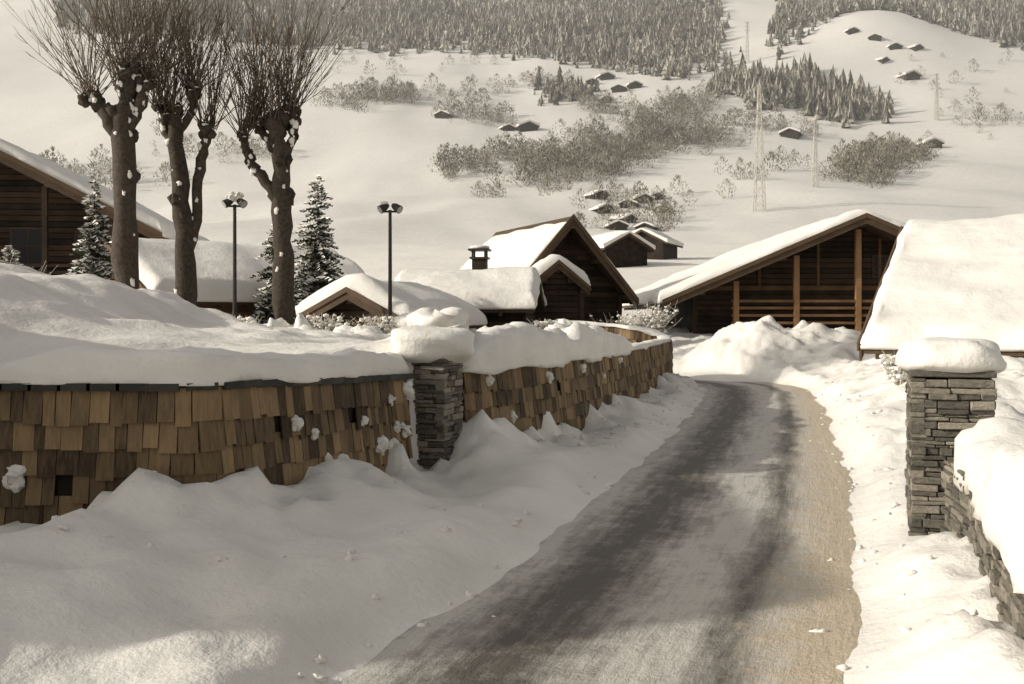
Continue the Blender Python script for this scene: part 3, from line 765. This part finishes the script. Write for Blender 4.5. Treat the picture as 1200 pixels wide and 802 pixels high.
for i, (x, y, h, w) in enumerate(((-12.2,24.5,2.0,1.1),(-10.9,23.6,1.5,1.0),(-13.8,25,2.4,1.2),(-4.0,21.5,.65,.7),(-3.0,22.5,.6,.7),(-5.6,20.5,.5,.5),(-1.6,24.5,.6,.7),(1.0,24.5,.6,.7),(2.2,28.3,1.0,.9),(6.1,15.8,.6,.35),(3.4,30.8,1.3,1.1),(4.6,32.5,1.5,.9))):
    shrub(x, y, h, w, 40+i, 50)

mb = MB()
for i, (x, y, s) in enumerate(((-3.4,19.5,.4),(-2.6,20.3,.35),(-4.6,21,.38),(-1.6,21.5,.42),(-.6,20.5,.35),(.3,22.2,.4),(-6.2,20.2,.3),(-2.0,23.4,.5),(.9,20.6,.3),(1.6,23.6,.3))):
    for q in range(3):
        mb.blob((x+R.uniform(-.5,.5),y+R.uniform(-.4,.4),gz(x,y)+s*.05), (s*R.uniform(.7,1.2),s*R.uniform(.6,1),s*R.uniform(.5,.8)), n=10, amp=.9, seed=i*1.7+q)
mb.obj('snow_covered_hedge', [M_snow], None, True)
mb = MB(); rc = random.Random(5)
Pt = []
for _ in range(340):
    k = rc.random(); j = rc.randrange(4, len(FFs)-14); p = FFs[j]
    if k < .4: x, y = p[0]+rc.uniform(.2,1.1), p[1]-rc.uniform(0,.5)
    elif k < .5: x, y = rc.uniform(-3.2,-.2), rc.uniform(5.6,9)
    else:
        y = rc.uniform(4.5,23); x = float(np.interp(y, [q[1] for q in ROADS], [q[0] for q in ROADS]))+rc.choice((1,1,-1))*(RW+rc.gauss(.2,.2))
    if not inside(np.array([x]),np.array([y]),PLAT)[0]: Pt.append((x,y))
for x, y in Pt:
    s = rc.uniform(.006,.03); mb.blob((x,y,gz(x,y)+s*.2), (s*1.3,s,s*.8), n=5, amp=.9, seed=rc.random()*40)
mb.obj('snow_clods', [M_snow], None, True)

# ------------------------------------------------------------------ lamps
def lamp(x, y, ztop, kind):
    z0 = gz(x,y)-.2; mb = MB()
    mb.tube([(x,y,z0),(x,y,z0+.5),(x,y,z0+.55),(x,y,ztop)], [.07,.07,.05,.04], 10)
    mb.box(x-.20,x+.20,y-.025,y+.025,ztop-.06,ztop-.015)
    for s in (-1,1):
        cx = x+s*.15; c = Vector((cx,y,ztop+.06)); d = Vector((s*.7,-.45,-.5)).normalized()
        mb.tube([c-d*.13,c-d*.05,c+d*.08,c+d*.12],[.05,.085,.10,.105],12)
        mb.tube([c+d*.121,c+d*.125],[.09,.088],12,1)
        mb.tube([(cx,y,ztop-.03),(cx,y,ztop+.03)],[.02,.02],6)
    if kind: mb.blob((x,y,ztop+.2),(.18,.13,.10),2,.5,n=8,amp=.6)
    else: mb.blob((x-.14,y,ztop+.17),(.09,.09,.04),2,.5,n=6,amp=.3); 
    mb.obj('spotlight_lamp_post', [M_metal, M_lens, M_snow])
lamp(-6.62, 24, 4.35, True); lamp(-2.91, 24, 4.22, False)

# ------------------------------------------------------------------ light, world, camera
az = Vector((.975,.22)); el = math.radians(23.5)
d = Vector((az.x*math.cos(el), az.y*math.cos(el), -math.sin(el)))
L = bpy.data.lights.new('sun','SUN'); L.energy = 3.7; L.angle = math.radians(.8); L.color = (1,.94,.84)
so = bpy.data.objects.new('sun', L); so.rotation_euler = d.to_track_quat('-Z','Y').to_euler(); sc.collection.objects.link(so)
w = bpy.data.worlds.new('World'); sc.world = w; w.use_nodes = True; nt = w.node_tree
bg = nt.nodes['Background']; sky = nt.nodes.new('ShaderNodeTexSky'); sky.sky_type = 'NISHITA'; sky.sun_disc = False
sky.sun_elevation = el; sky.sun_rotation = math.atan2(-az.x, -az.y) % (2*math.pi); sky.air_density = 1; sky.dust_density = 3
hs = nt.nodes.new('ShaderNodeHueSaturation'); hs.inputs['Saturation'].default_value = .22
mx = nt.nodes.new('ShaderNodeMixRGB'); mx.blend_type = 'MULTIPLY'; mx.inputs[0].default_value = 1; mx.inputs[2].default_value = (1,.965,.905,1)
nt.links.new(sky.outputs[0], hs.inputs['Color']); nt.links.new(hs.outputs[0], mx.inputs[1]); nt.links.new(mx.outputs[0], bg.inputs[0])
bg.inputs[1].default_value = .145
cam = bpy.data.cameras.new('camera'); cam.lens = 35.34; cam.sensor_width = 36; cam.shift_y = -.0258; cam.clip_end = 4000; cam.clip_start = .05
co_ = bpy.data.objects.new('camera', cam); co_.location = (0,0,1.7); co_.rotation_euler = (math.pi/2,0,0); sc.collection.objects.link(co_)
sc.camera = co_
sc.view_settings.view_transform = 'Standard'; sc.view_settings.look = 'None'; sc.view_settings.exposure = 0; sc.view_settings.gamma = 1
